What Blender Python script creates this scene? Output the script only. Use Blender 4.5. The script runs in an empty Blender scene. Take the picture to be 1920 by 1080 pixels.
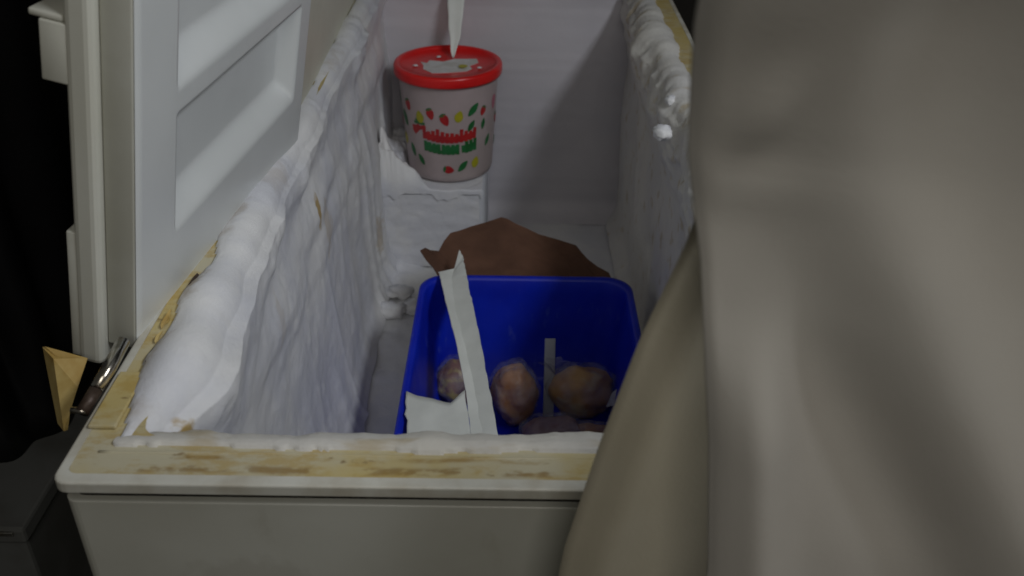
import bpy, bmesh, math, random
from mathutils import Vector, Matrix, noise
random.seed(7)
S = bpy.context.scene
COL = S.collection
R = math.radians

# ------------------------------------------------------------------ camera
cam_d = bpy.data.cameras.new('camera')
cam = bpy.data.objects.new('camera', cam_d)
COL.objects.link(cam)
TH, ROLL = R(31.9), R(0.8)
fwd = Vector((0, math.cos(TH), -math.sin(TH)))
right = Vector((1, 0, 0))
up = right.cross(fwd)
r2 = right * math.cos(ROLL) + up * math.sin(ROLL)
u2 = -right * math.sin(ROLL) + up * math.cos(ROLL)
M = Matrix((r2, u2, -fwd)).transposed().to_4x4()
M.translation = Vector((0, -0.50, 1.33))
cam.matrix_world = M
cam_d.sensor_width = 36
cam_d.lens = 36 * 1750 / 1920
cam_d.clip_start = 0.02
cam_d.clip_end = 50
cam_d.dof.use_dof = True
cam_d.dof.focus_distance = 1.02
cam_d.dof.aperture_fstop = 7.5
S.camera = cam

# ------------------------------------------------------------------ world, lamp, exposure
W = bpy.data.worlds.new('World')
S.world = W
W.use_nodes = True
W.node_tree.nodes['Background'].inputs[0].default_value = (0.95, 0.93, 0.84, 1)
W.node_tree.nodes['Background'].inputs[1].default_value = 0.037

def area(name, loc, target, sx, sy, power, col):
    d = bpy.data.lights.new(name, 'AREA')
    d.shape = 'RECTANGLE'
    d.size, d.size_y = sx, sy
    d.energy = power
    d.color = col
    o = bpy.data.objects.new(name, d)
    COL.objects.link(o)
    o.location = loc
    z = (Vector(loc) - Vector(target)).normalized()
    x = Vector((0, 1, 0)).cross(z).normalized()
    y = z.cross(x)
    m = Matrix((x, y, z)).transposed().to_4x4()
    m.translation = Vector(loc)
    o.matrix_world = m
    return o
area('ceiling_tube_light', (0.78, -0.20, 1.96), (-0.15, 0.30, 0.8), 0.17, 0.8, 11.0, (0.92, 0.95, 1.0))
area('room_fill_light', (0.12, -1.20, 1.95), (0.12, -0.1, 1.0), 0.6, 0.6, 4.6, (1.0, 0.96, 0.89))  # unseen soft fill, added to brighten the cloth and freezer front

S.view_settings.view_transform = 'Standard'
S.view_settings.look = 'None'
S.view_settings.exposure = 0
S.view_settings.gamma = 1
S.cycles.use_denoising = True
S.cycles.max_bounces = 8
S.cycles.transparent_max_bounces = 12

# ------------------------------------------------------------------ helpers
def lerp(a, b, t): return a + (b - a) * t
def sst(a, b, x):
    t = max(0.0, min(1.0, (x - a) / (b - a))) if a != b else float(x > a)
    return t * t * (3 - 2 * t)
def interp(x, pts):
    if x <= pts[0][0]: return pts[0][1]
    for (a, va), (b, vb) in zip(pts, pts[1:]):
        if x <= b: return lerp(va, vb, (x - a) / (b - a))
    return pts[-1][1]
def fbm(x, y, z=0.0, o=4):
    return noise.fractal(Vector((x, y, z)), 1.0, 2.0, o, noise_basis='PERLIN_ORIGINAL')
def nz(x, y, z=0.0): return noise.noise(Vector((x, y, z)))
def chunk(x, y, z=0.0):
    return 1 - min(1.0, noise.voronoi(Vector((x, y, z)))[0][0] * 1.25)
def gs(x, c, w): return math.exp(-((x - c) / w) ** 2)

def node_mat(name):
    m = bpy.data.materials.new(name)
    m.use_nodes = True
    nt = m.node_tree
    b = nt.nodes['Principled BSDF']
    return m, nt, b
def mixc(nt, fac, c1, c2):
    n = nt.nodes.new('ShaderNodeMix'); n.data_type = 'RGBA'
    for sock, v in ((n.inputs[0], fac), (n.inputs[6], c1), (n.inputs[7], c2)):
        if hasattr(v, 'is_linked'): nt.links.new(v, sock)
        elif isinstance(v, (int, float)): sock.default_value = v
        else: sock.default_value = (*v, 1)
    return n.outputs[2]
def coords(nt, scale=(1, 1, 1), loc=(0, 0, 0)):
    tc = nt.nodes.new('ShaderNodeTexCoord')
    mp = nt.nodes.new('ShaderNodeMapping')
    mp.inputs['Scale'].default_value = scale
    mp.inputs['Location'].default_value = loc
    nt.links.new(tc.outputs['Object'], mp.inputs[0])
    return mp.outputs[0]
def ntex(nt, vec, scale, detail=4, rough=0.55):
    n = nt.nodes.new('ShaderNodeTexNoise')
    n.inputs['Scale'].default_value = scale
    n.inputs['Detail'].default_value = detail
    n.inputs['Roughness'].default_value = rough
    nt.links.new(vec, n.inputs['Vector'])
    return n.outputs[0]
def ramp(nt, fac, a, b):
    n = nt.nodes.new('ShaderNodeMapRange')
    n.interpolation_type = 'SMOOTHSTEP'
    n.inputs[1].default_value = a; n.inputs[2].default_value = b
    nt.links.new(fac, n.inputs[0])
    return n.outputs[0]
def mul(nt, a, b, op='MULTIPLY'):
    n = nt.nodes.new('ShaderNodeMath'); n.operation = op; n.use_clamp = True
    for s, v in ((n.inputs[0], a), (n.inputs[1], b)):
        if hasattr(v, 'is_linked'): nt.links.new(v, s)
        else: s.default_value = v
    return n.outputs[0]
def bump(nt, b, h, strength=0.3, dist=0.002):
    n = nt.nodes.new('ShaderNodeBump')
    n.inputs['Strength'].default_value = strength
    n.inputs['Distance'].default_value = dist
    nt.links.new(h, n.inputs['Height'])
    nt.links.new(n.outputs[0], b.inputs['Normal'])
def spot(nt, p, r, feather=0.5):
    """soft mask around a point in object space: (px,py,pz) with radii r"""
    tc = nt.nodes.new('ShaderNodeTexCoord')
    s = nt.nodes.new('ShaderNodeVectorMath'); s.operation = 'SUBTRACT'; s.inputs[1].default_value = p
    nt.links.new(tc.outputs['Object'], s.inputs[0])
    d = nt.nodes.new('ShaderNodeVectorMath'); d.operation = 'DIVIDE'; d.inputs[1].default_value = r
    nt.links.new(s.outputs[0], d.inputs[0])
    l = nt.nodes.new('ShaderNodeVectorMath'); l.operation = 'LENGTH'
    nt.links.new(d.outputs[0], l.inputs[0])
    nn = ntex(nt, tc.outputs['Object'], 60, 3)
    a = nt.nodes.new('ShaderNodeMath'); a.operation = 'MULTIPLY_ADD'
    nt.links.new(nn, a.inputs[0]); a.inputs[1].default_value = 1.6
    nt.links.new(l.outputs[1], a.inputs[2])
    return ramp(nt, a.outputs[0], 1.8, 1.8 - feather)

def simple(name, c, rough=0.5, c2=None, nscale=8, bscale=None, bstr=0.15, bdist=0.001, metal=0.0, spec=0.5):
    m, nt, b = node_mat(name)
    v = coords(nt)
    c2 = c2 or tuple(x * 0.82 for x in c)
    f = ramp(nt, ntex(nt, v, nscale, 5), 0.35, 0.65)
    nt.links.new(mixc(nt, f, c, c2), b.inputs['Base Color'])
    b.inputs['Roughness'].default_value = rough
    b.inputs['Metallic'].default_value = metal
    b.inputs['Specular IOR Level'].default_value = spec
    if bscale: bump(nt, b, ntex(nt, v, bscale, 4), bstr, bdist)
    return m

# --- frost: white with bluish ice and a few rust weeps
def make_frost(dirty=0.0):
    m, nt, b = node_mat('dirty_frost' if dirty else 'frost')
    v = coords(nt)
    f = ramp(nt, ntex(nt, v, 7, 5), 0.38, 0.62)
    c = mixc(nt, f, (0.68, 0.69, 0.73), (0.79, 0.79, 0.785))
    vs = coords(nt, (1, 1, 0.25))
    st = ramp(nt, ntex(nt, vs, 22, 4), 0.62, 0.74)
    c = mixc(nt, mul(nt, st, 0.10), c, (0.52, 0.50, 0.40))
    for p, r, k in (((-0.26, 0.66, 0.735), (0.05, 0.012, 0.034), 0.85), ((-0.26, 0.71, 0.68), (0.05, 0.03, 0.06), 0.30),
                    ((-0.24, 0.085, 0.815), (0.06, 0.010, 0.022), 0.9), ((-0.25, 0.24, 0.62), (0.05, 0.012, 0.03), 0.35),
                    ((-0.25, 1.14, 0.43), (0.07, 0.05, 0.05), 0.40), ((-0.25, 0.40, 0.72), (0.05, 0.02, 0.05), 0.15)):
        c = mixc(nt, mul(nt, spot(nt, p, r), k), c, (0.42, 0.27, 0.05))
    for p, r, k in (((-0.318, 0.16, 0.86), (0.020, 0.05, 0.02), 0.75), ((-0.314, 0.27, 0.86), (0.020, 0.07, 0.02), 0.75), ((-0.308, 0.40, 0.86), (0.018, 0.06, 0.02), 0.5),
                    ((-0.300, 0.075, 0.86), (0.03, 0.025, 0.02), 0.45), ((-0.285, 0.52, 0.85), (0.02, 0.05, 0.03), 0.3), ((-0.28, 0.95, 0.86), (0.03, 0.12, 0.02), 0.35)):
        c = mixc(nt, mul(nt, spot(nt, p, r, .9), k), c, (0.33, 0.25, 0.15))
    if dirty:
        c = mixc(nt, dirty, c, (0.60, 0.56, 0.45))
        c = mixc(nt, mul(nt, ramp(nt, ntex(nt, coords(nt, (0.4, 1, 1)), 30, 5), 0.56, 0.70), 0.5), c, (0.42, 0.31, 0.12))
    nt.links.new(c, b.inputs['Base Color'])
    b.inputs['Roughness'].default_value = 0.55
    b.inputs['Subsurface Weight'].default_value = 0.0
    b.inputs['Specular IOR Level'].default_value = 0.35
    bump(nt, b, ntex(nt, v, 60, 10, 0.8), 0.45, 0.005)
    return m
# --- cream breaker rim, yellowed and rust stained
def make_rim():
    m, nt, b = node_mat('yellowed_rim_plastic')
    v = coords(nt)
    vx = coords(nt, (0.6, 1.2, 1.2))
    c = mixc(nt, ramp(nt, ntex(nt, v, 9, 5), 0.4, 0.62), (0.52, 0.48, 0.34), (0.51, 0.41, 0.17))
    s1 = ramp(nt, ntex(nt, vx, 30, 7, 0.68), 0.48, 0.62)
    c = mixc(nt, mul(nt, s1, 0.60), c, (0.42, 0.28, 0.06))
    s2 = ramp(nt, ntex(nt, coords(nt, (0.6, 1, 1), (3.1, 0.4, 0)), 60, 5, 0.6), 0.62, 0.72)
    c = mixc(nt, mul(nt, s2, 0.8), c, (0.16, 0.095, 0.03))
    tc = nt.nodes.new('ShaderNodeTexCoord'); sp = nt.nodes.new('ShaderNodeSeparateXYZ'); nt.links.new(tc.outputs['Object'], sp.inputs[0])
    def band(y0, w, amt, col, sc, lo, hi):
        nonlocal c
        wob = nt.nodes.new('ShaderNodeMath'); wob.operation = 'MULTIPLY_ADD'
        nt.links.new(ntex(nt, coords(nt, (1, .2, 1)), 14, 3), wob.inputs[0]); wob.inputs[1].default_value = .012
        nt.links.new(sp.outputs['Y'], wob.inputs[2])
        d = nt.nodes.new('ShaderNodeMath'); d.operation = 'SUBTRACT'; nt.links.new(wob.outputs[0], d.inputs[0]); d.inputs[1].default_value = y0 + .006
        a = nt.nodes.new('ShaderNodeMath'); a.operation = 'ABSOLUTE'; nt.links.new(d.outputs[0], a.inputs[0])
        m1 = ramp(nt, a.outputs[0], w, w * .2)
        m2 = ramp(nt, ntex(nt, coords(nt, (.5, 1, 1), (y0 * 50, 1, 0)), sc, 5, .6), lo, hi)
        c = mixc(nt, mul(nt, mul(nt, m1, m2), amt), c, col)
    band(.0250, .0035, .70, (0.30, 0.18, 0.035), 26, .46, .60)
    band(.0130, .0060, .70, (0.24, 0.14, 0.03), 48, .52, .62)
    nt.links.new(c, b.inputs['Base Color'])
    b.inputs['Roughness'].default_value = 0.45
    bump(nt, b, ntex(nt, v, 120, 4), 0.2, 0.0015)
    return m
def make_body():
    m, nt, b = node_mat('off_white_body_enamel')
    v = coords(nt)
    c = mixc(nt, ramp(nt, ntex(nt, v, 5, 5), 0.35, 0.7), (0.56, 0.56, 0.50), (0.49, 0.485, 0.42))
    sm = ramp(nt, ntex(nt, coords(nt, (1, 1, 0.5)), 9, 6, 0.65), 0.58, 0.78)
    c = mixc(nt, mul(nt, sm, 0.5), c, (0.27, 0.24, 0.17))
    c = mixc(nt, mul(nt, spot(nt, (-0.2, 0, 0.745), (0.06, 0.2, 0.03)), 0.18), c, (0.22, 0.18, 0.12))
    nt.links.new(c, b.inputs['Base Color'])
    b.inputs['Roughness'].default_value = 0.38
    bump(nt, b, ntex(nt, v, 200, 2), 0.06, 0.001)
    return m
M_FROST = make_frost()
M_FROSTD = make_frost(0.55)
M_FROSTR = make_frost(0.38)
M_RIM = make_rim()
M_BODY = make_body()
M_LINER = simple('inner_liner_white', (0.62, 0.62, 0.66), 0.4, (0.56, 0.57, 0.62), 6, 90, 0.15)
M_RIME = simple('thin_grey_rime', (0.56, 0.54, 0.57), 0.5, (0.50, 0.485, 0.52), 5, 80, 0.2, 0.002)
M_BOX = simple('frosted_white_card', (0.62, 0.64, 0.68), 0.5, (0.56, 0.58, 0.62), 8, 60, 0.25)
M_LIDSHELL = simple('lid_shell_cream', (0.60, 0.60, 0.54), 0.4, (0.55, 0.545, 0.47), 6, 150, 0.05)
M_LIDLINER = simple('lid_liner_white', (0.66, 0.68, 0.67), 0.32, (0.61, 0.63, 0.62), 5, 60, 0.04)
M_LIDCREAM = simple('aged_cream_liner', (0.66, 0.645, 0.52), 0.4, (0.60, 0.585, 0.47), 6, 60, 0.05)
M_GASKET = simple('grey_gasket_rubber', (0.52, 0.52, 0.46), 0.6, (0.46, 0.455, 0.39), 12)
M_DARKGAP = simple('dark_gap', (0.02, 0.017, 0.010), 0.9, (0.008, 0.007, 0.005), 30)
M_TRIM = simple('trim_white', (0.60, 0.595, 0.53), 0.4, (0.47, 0.44, 0.36), 22, 150, 0.1)
M_CHROME = simple('worn_chrome', (0.75, 0.74, 0.70), 0.22, (0.55, 0.5, 0.42), 60, 90, 0.2, metal=1.0)
M_DARKMETAL = simple('rusty_dark_metal', (0.09, 0.065, 0.05), 0.5, (0.05, 0.03, 0.02), 60, 120, 0.3, metal=0.4)
M_YELLOW = simple('yellowed_plastic', (0.56, 0.43, 0.17), 0.45, (0.40, 0.26, 0.07), 25, 100, 0.15)
M_RED = simple('red_lid_plastic', (0.72, 0.014, 0.012), 0.3, (0.62, 0.010, 0.010), 14, 160, 0.05)
M_BLUE = simple('blue_bin_plastic', (0.004, 0.012, 0.42), 0.38, (0.003, 0.008, 0.34), 9, 220, 0.05)
def make_blue():
    m, nt, b = node_mat('blue_bin_plastic')
    v = coords(nt)
    c = mixc(nt, ramp(nt, ntex(nt, v, 9, 5), .35, .65), (0.003, 0.022, 0.52), (0.002, 0.014, 0.42))
    fr = ramp(nt, ntex(nt, coords(nt, (1, 1, .35)), 55, 6, .7), .58, .74)
    c = mixc(nt, mul(nt, fr, .16), c, (0.25, 0.32, 0.62))
    nt.links.new(c, b.inputs['Base Color'])
    rg = nt.nodes.new('ShaderNodeMapRange'); rg.inputs[3].default_value = .28; rg.inputs[4].default_value = .6
    nt.links.new(ntex(nt, v, 20, 5), rg.inputs[0]); nt.links.new(rg.outputs[0], b.inputs['Roughness'])
    bump(nt, b, ntex(nt, v, 160, 4), .08, .001)
    return m
M_BLUE = make_blue()
M_CARD = simple('brown_cardboard', (0.14, 0.066, 0.038), 0.85, (0.095, 0.043, 0.024), 12, 200, 0.25)
M_PAPER = simple('white_waxed_paper', (0.72, 0.74, 0.70), 0.5, (0.66, 0.68, 0.64), 18, 60, 0.15)
M_FLOOR = simple('dark_floor', (0.06, 0.057, 0.05), 0.6, (0.03, 0.028, 0.025), 6, 40, 0.2)
M_WALL = simple('dark_wall', (0.028, 0.024, 0.016), 0.8, (0.015, 0.012, 0.008), 3)
M_BLACK = simple('black_sheeting', (0.008, 0.008, 0.010), 0.45, (0.005, 0.005, 0.006), 6, 30, 0.2)
M_GREY = simple('dark_grey_metal', (0.20, 0.205, 0.20), 0.42, (0.14, 0.14, 0.13), 7, 100, 0.1)
M_CORD = simple('black_cord', (0.006, 0.006, 0.006), 0.6)
M_STICK = simple('white_plastic_stick', (0.45, 0.47, 0.50), 0.5)
M_TAG = simple('white_tag', (0.55, 0.55, 0.62), 0.5)

def make_cloth(name, ca, cb_):
    m, nt, b = node_mat(name)
    v = coords(nt)
    c = mixc(nt, ramp(nt, ntex(nt, v, 6, 4), 0.35, 0.65), ca, cb_)
    nt.links.new(c, b.inputs['Base Color'])
    b.inputs['Roughness'].default_value = 0.9
    b.inputs['Specular IOR Level'].default_value = 0.15
    bump(nt, b, ntex(nt, v, 400, 2), 0.2, 0.0008)
    return m
M_CLOTH = make_cloth('off_white_cotton', (0.61, 0.585, 0.535), (0.57, 0.54, 0.49))
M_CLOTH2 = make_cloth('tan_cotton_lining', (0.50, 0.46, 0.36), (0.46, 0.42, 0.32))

def make_tubplastic():
    m, nt, b = node_mat('translucent_tub_plastic')
    v = coords(nt)
    c = mixc(nt, ramp(nt, ntex(nt, v, 9, 4), 0.35, 0.65), (0.45, 0.37, 0.37), (0.38, 0.32, 0.31))
    # two close pinkish grey tones, mixed by noise over the whole wall
    nt.links.new(c, b.inputs['Base Color'])
    b.inputs['Roughness'].default_value = 0.35
    return m
M_TUB = make_tubplastic()
M_PRED = simple('print_red', (0.45, 0.02, 0.02), 0.4, (0.36, 0.015, 0.02), 40)
M_PGREEN = simple('print_green', (0.015, 0.12, 0.03), 0.4, (0.02, 0.16, 0.05), 40)
M_PYELLOW = simple('print_yellow', (0.42, 0.38, 0.02), 0.4, (0.34, 0.33, 0.02), 40)
M_PPINK = simple('print_pink', (0.50, 0.16, 0.22), 0.4)
M_LABEL = simple('torn_white_label', (0.66, 0.66, 0.66), 0.6, (0.55, 0.54, 0.51), 40)

def make_meat(name, c1, c2, c3):
    m, nt, b = node_mat(name)
    v = coords(nt)
    c = mixc(nt, ramp(nt, ntex(nt, v, 26, 5), 0.38, 0.62), c1, c2)
    c = mixc(nt, ramp(nt, ntex(nt, coords(nt, (1, 1, 1), (5, 2, 1)), 18, 4), 0.56, 0.68), c, c3)
    nt.links.new(c, b.inputs['Base Color'])
    b.inputs['Roughness'].default_value = 0.4
    bump(nt, b, ntex(nt, v, 80, 5), 0.4, 0.003)
    return m
M_MEAT1 = make_meat('frozen_brown_meat', (0.42, 0.19, 0.07), (0.33, 0.13, 0.045), (0.46, 0.24, 0.10))
M_MEAT2 = make_meat('frozen_yellow_chicken', (0.55, 0.31, 0.10), (0.44, 0.20, 0.06), (0.55, 0.42, 0.24))
M_MEAT3 = make_meat('frozen_pink_meat', (0.33, 0.20, 0.20), (0.26, 0.14, 0.15), (0.38, 0.28, 0.28))
M_MEAT4 = make_meat('frozen_mixed_piece', (0.28, 0.15, 0.12), (0.20, 0.10, 0.09), (0.50, 0.42, 0.12))
def make_bag():
    m, nt, b = node_mat('clear_plastic_bag')
    out = nt.nodes['Material Output']
    tr = nt.nodes.new('ShaderNodeBsdfTransparent'); tr.inputs[0].default_value = (0.93, 0.93, 0.95, 1)
    v = coords(nt)
    b.inputs['Base Color'].default_value = (0.75, 0.75, 0.80, 1)
    b.inputs['Roughness'].default_value = 0.14
    bump(nt, b, ntex(nt, v, 38, 4), 1.0, 0.010)
    mx = nt.nodes.new('ShaderNodeMixShader')
    f = nt.nodes.new('ShaderNodeMapRange')
    f.inputs[1].default_value = 0.35; f.inputs[2].default_value = 0.7
    f.inputs[3].default_value = 0.03; f.inputs[4].default_value = 0.28
    nt.links.new(ntex(nt, v, 30, 4), f.inputs[0])
    nt.links.new(f.outputs[0], mx.inputs[0])
    nt.links.new(tr.outputs[0], mx.inputs[1]); nt.links.new(b.outputs[0], mx.inputs[2])
    nt.links.new(mx.outputs[0], out.inputs[0])
    return m
M_BAG = make_bag()

def link(name, me, mat, parent=None, smooth=False):
    if mat: me.materials.append(mat)
    if smooth:
        for p in me.polygons: p.use_smooth = True
    o = bpy.data.objects.new(name, me)
    COL.objects.link(o)
    if parent: o.parent = parent
    return o
def from_bm(name, bm, mat, parent=None, smooth=False):
    bmesh.ops.recalc_face_normals(bm, faces=bm.faces)
    me = bpy.data.meshes.new(name)
    bm.to_mesh(me); bm.free()
    return link(name, me, mat, parent, smooth)
def pyd(name, vs, fs, mat, parent=None, smooth=False):
    me = bpy.data.meshes.new(name)
    me.from_pydata([tuple(v) for v in vs], [], fs)
    me.update()
    return link(name, me, mat, parent, smooth)
def empty(name, loc, label, cat, group=None):
    o = bpy.data.objects.new(name, None)
    o.empty_display_size = 0.05
    COL.objects.link(o)
    o.location = loc
    o['label'] = label; o['category'] = cat
    if group: o['group'] = group
    return o
def tag(o, label, cat, group=None):
    o['label'] = label; o['category'] = cat
    if group: o['group'] = group
    return o
def adopt(parent, *objs):
    bpy.context.view_layer.update()
    for o in objs:
        o.parent = parent
        o.matrix_parent_inverse = parent.matrix_world.inverted()
def box_bm(lo, hi, bev=0.0, seg=2, frame=None, bm=None):
    bm2 = bmesh.new()
    bmesh.ops.create_cube(bm2, size=1)
    for v in bm2.verts:
        v.co = Vector([lerp(lo[i], hi[i], v.co[i] + 0.5) for i in range(3)])
    if bev:
        bmesh.ops.bevel(bm2, geom=bm2.edges[:], offset=bev, segments=seg, affect='EDGES', profile=0.5)
    if frame: bm2.transform(frame)
    if bm is None: return bm2
    me = bpy.data.meshes.new('t'); bm2.to_mesh(me); bm2.free()
    bm.from_mesh(me); bpy.data.meshes.remove(me)
    return bm
def grid(name, nu, nv, fn, mat, parent=None, flip=False):
    vs = [fn(i / nu, j / nv) for i in range(nu + 1) for j in range(nv + 1)]
    fs = []
    for i in range(nu):
        for j in range(nv):
            a = i * (nv + 1) + j
            q = (a, a + 1, a + nv + 2, a + nv + 1)
            fs.append(q[::-1] if flip else q)
    return pyd(name, vs, fs, mat, parent, True)
def solid(o, t, off=0.0):
    md = o.modifiers.new('thickness', 'SOLIDIFY'); md.thickness = t; md.offset = off
    return o
def tube(name, pts, rad, mat, parent=None, n=10):
    vs, fs = [], []
    P = [Vector(p) for p in pts]
    rr = rad if isinstance(rad, (list, tuple)) else [rad] * len(P)
    for i, p in enumerate(P):
        d = (P[min(i + 1, len(P) - 1)] - P[max(i - 1, 0)]).normalized()
        x = d.cross(Vector((0.13, 0.3, 1))).normalized(); y = d.cross(x)
        for k in range(n):
            a = 2 * math.pi * k / n
            vs.append(p + (x * math.cos(a) + y * math.sin(a)) * rr[i])
    for i in range(len(P) - 1):
        for k in range(n):
            fs.append((i * n + k, i * n + (k + 1) % n, (i + 1) * n + (k + 1) % n, (i + 1) * n + k))
    fs.append(tuple(range(n))[::-1]); fs.append(tuple(range((len(P) - 1) * n, len(P) * n)))
    return pyd(name, vs, fs, mat, parent, True)
def smooth_pts(pts, n=6):
    out = []
    P = [Vector(p) for p in pts]
    for i in range(len(P) - 1):
        p0, p1, p2, p3 = P[max(i - 1, 0)], P[i], P[i + 1], P[min(i + 2, len(P) - 1)]
        for k in range(n):
            t = k / n
            out.append(0.5 * ((2 * p1) + (p2 - p0) * t + (2 * p0 - 5 * p1 + 4 * p2 - p3) * t * t + (3 * p1 - p0 - 3 * p2 + p3) * t ** 3))
    out.append(P[-1])
    return out

# ------------------------------------------------------------------ setting
fl = from_bm('floor', box_bm((-3, -2, -0.05), (3, 3, 0)), M_FLOOR); fl['kind'] = 'structure'
wl = from_bm('wall', box_bm((-3, 2.3, 0.001), (3, 2.4, 2.6)), M_WALL); wl['kind'] = 'structure'

# ------------------------------------------------------------------ freezer
X0, X1, Y0, Y1, ZR = -0.330, 0.302, 0.0, 1.53, 0.85
IX0, IX1, IY0, IY1, ZF = -0.287, 0.252, 0.048, 1.472, 0.30
YS, ZS = 1.22, 0.492
FZ = empty('chest_freezer', (0, 0.75, 0), 'old off white twin lid chest freezer, frosted inside, with yellowed rusty rim', 'freezer')
parts = []
def ring(lo, hi, ilo, ihi, z0, z1, rad=0.018, irad=0.01, top_bev=0.0):
    """rectangular ring with rounded corners between z0 and z1"""
    def rr(x0, y0, x1, y1, r, n=5):
        pts = []
        for cx, cy, a0 in ((x1 - r, y1 - r, 0), (x0 + r, y1 - r, 90), (x0 + r, y0 + r, 180), (x1 - r, y0 + r, 270)):
            for k in range(n + 1):
                a = R(a0 + 90 * k / n)
                pts.append((cx + r * math.cos(a), cy + r * math.sin(a)))
        return pts
    b = top_bev
    loops = [(rr(*lo, *hi, rad), z0), (rr(*lo, *hi, rad), z1 - b)]
    if b:
        for k in (1, 2, 3):
            a = R(30 * k); e = b * (1 - math.cos(a))
            loops.append((rr(lo[0] + e, lo[1] + e, hi[0] - e, hi[1] - e, rad), z1 - b + b * math.sin(a)))
    loops += [(rr(*ilo, *ihi, irad), z1), (rr(*ilo, *ihi, irad), z0)]
    n = len(loops[0][0]); vs, fs = [], []
    for pts, z in loops: vs += [(x, y, z) for x, y in pts]
    L = len(loops)
    for i in range(L):
        for k in range(n):
            a, c = i * n, ((i + 1) % L) * n
            fs.append((a + k, a + (k + 1) % n, c + (k + 1) % n, c + k))
    return vs, fs
vs, fs = ring((X0, Y0), (X1, Y1), (IX0 - .015, IY0 - .015), (IX1 + .015, IY1 + .015), 0.03, 0.8278, 0.010, top_bev=0.001)
parts.append(pyd('body_shell', vs, fs, M_BODY, None, False))
vs, fs = ring((X0 + .006, Y0 + .0065), (X1 - .006, Y1 - .0065), (IX0 - .014, IY0 - .014), (IX1 + .014, IY1 + .014), 0.8279, 0.8404, 0.008)
parts.append(pyd('shadow_gap', vs, fs, M_DARKGAP))
vs, fs = ring((X0 - .003, Y0 - .004), (X1 + .003, Y1 + .004), (X0 + .005, Y0 + .006), (X1 - .005, Y1 - .006), 0.8405, ZR, 0.011, 0.008, 0.002)
parts.append(pyd('edge_trim', vs, fs, M_TRIM, None, False))
vs, fs = ring((X0 + .0052, Y0 + .0062), (X1 - .0052, Y1 - .0062), (IX0, IY0), (IX1, IY1), 0.8406, ZR - 0.0005, 0.008, 0.02)
rim = pyd('breaker_rim', vs, fs, M_RIM); parts.append(rim)
# inner liner: four walls, floor, step
lin = bmesh.new()
t = 0.012
box_bm((IX0 - t, IY0 - t, ZF - t), (IX0, IY1 + t, 0.837), bm=lin)
box_bm((IX1, IY0 - t, ZF - t), (IX1 + t, IY1 + t, 0.837), bm=lin)
box_bm((IX0, IY0 - t, ZF - t), (IX1, IY0, 0.837), bm=lin)
box_bm((IX0, IY1, ZF - t), (IX1, IY1 + t, 0.837), bm=lin)
box_bm((IX0, IY0, ZF - t), (IX1, IY1, ZF), bm=lin)
parts.append(from_bm('inner_liner', lin, M_LINER))
# feet / plinth
parts.append(from_bm('plinth', box_bm((X0 + .03, Y0 + .03, 0.0), (X1 - .03, Y1 - .03, 0.0299)), M_DARKGAP))

# --- rim beads: moulded ledges with dirt on the front rim (raised rails)
def rail(y, z, r, seed, x0=X0 + .02, x1=X1 - .02):
    n = 60; pts = []; rr = []
    for i in range(n + 1):
        x = lerp(x0, x1, i / n)
        pts.append((x, y + 0.0022 * nz(x * 9, seed), z)); rr.append(r * (0.8 + 0.45 * nz(x * 22, seed + 5)))
    return tube('rim_bead', pts, rr, M_RIM, None, 8)
parts.append(rail(0.0300, ZR - 0.0012, 0.0022, 4.7))

# --- frost crusts
def profile(pts, rad, n):
    """resample a polyline with rounded corners; returns list of (p, normal) in 2D"""
    P = [Vector(p) for p in pts]
    out = [P[0]]
    for i in range(1, len(P) - 1):
        a = (P[i - 1] - P[i]).normalized(); b = (P[i + 1] - P[i]).normalized()
        r = rad[i - 1]
        p0, p2 = P[i] + a * r, P[i] + b * r
        for k in range(9):
            q = k / 8
            out.append(p0 * (1 - q) ** 2 + P[i] * 2 * q * (1 - q) + p2 * q * q)
    out.append(P[-1])
    L = [0]
    for i in range(1, len(out)): L.append(L[-1] + (out[i] - out[i - 1]).length)
    res = []
    for k in range(n + 1):
        s = L[-1] * k / n
        i = 0
        while i < len(L) - 2 and L[i + 1] < s: i += 1
        f = (s - L[i]) / max(1e-9, L[i + 1] - L[i])
        res.append(out[i].lerp(out[i + 1], f))
    nr = []
    for k in range(n + 1):
        d = res[min(k + 2, n)] - res[max(k - 2, 0)]
        nr.append(Vector((d.y, -d.x)).normalized())
    return res, nr

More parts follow.
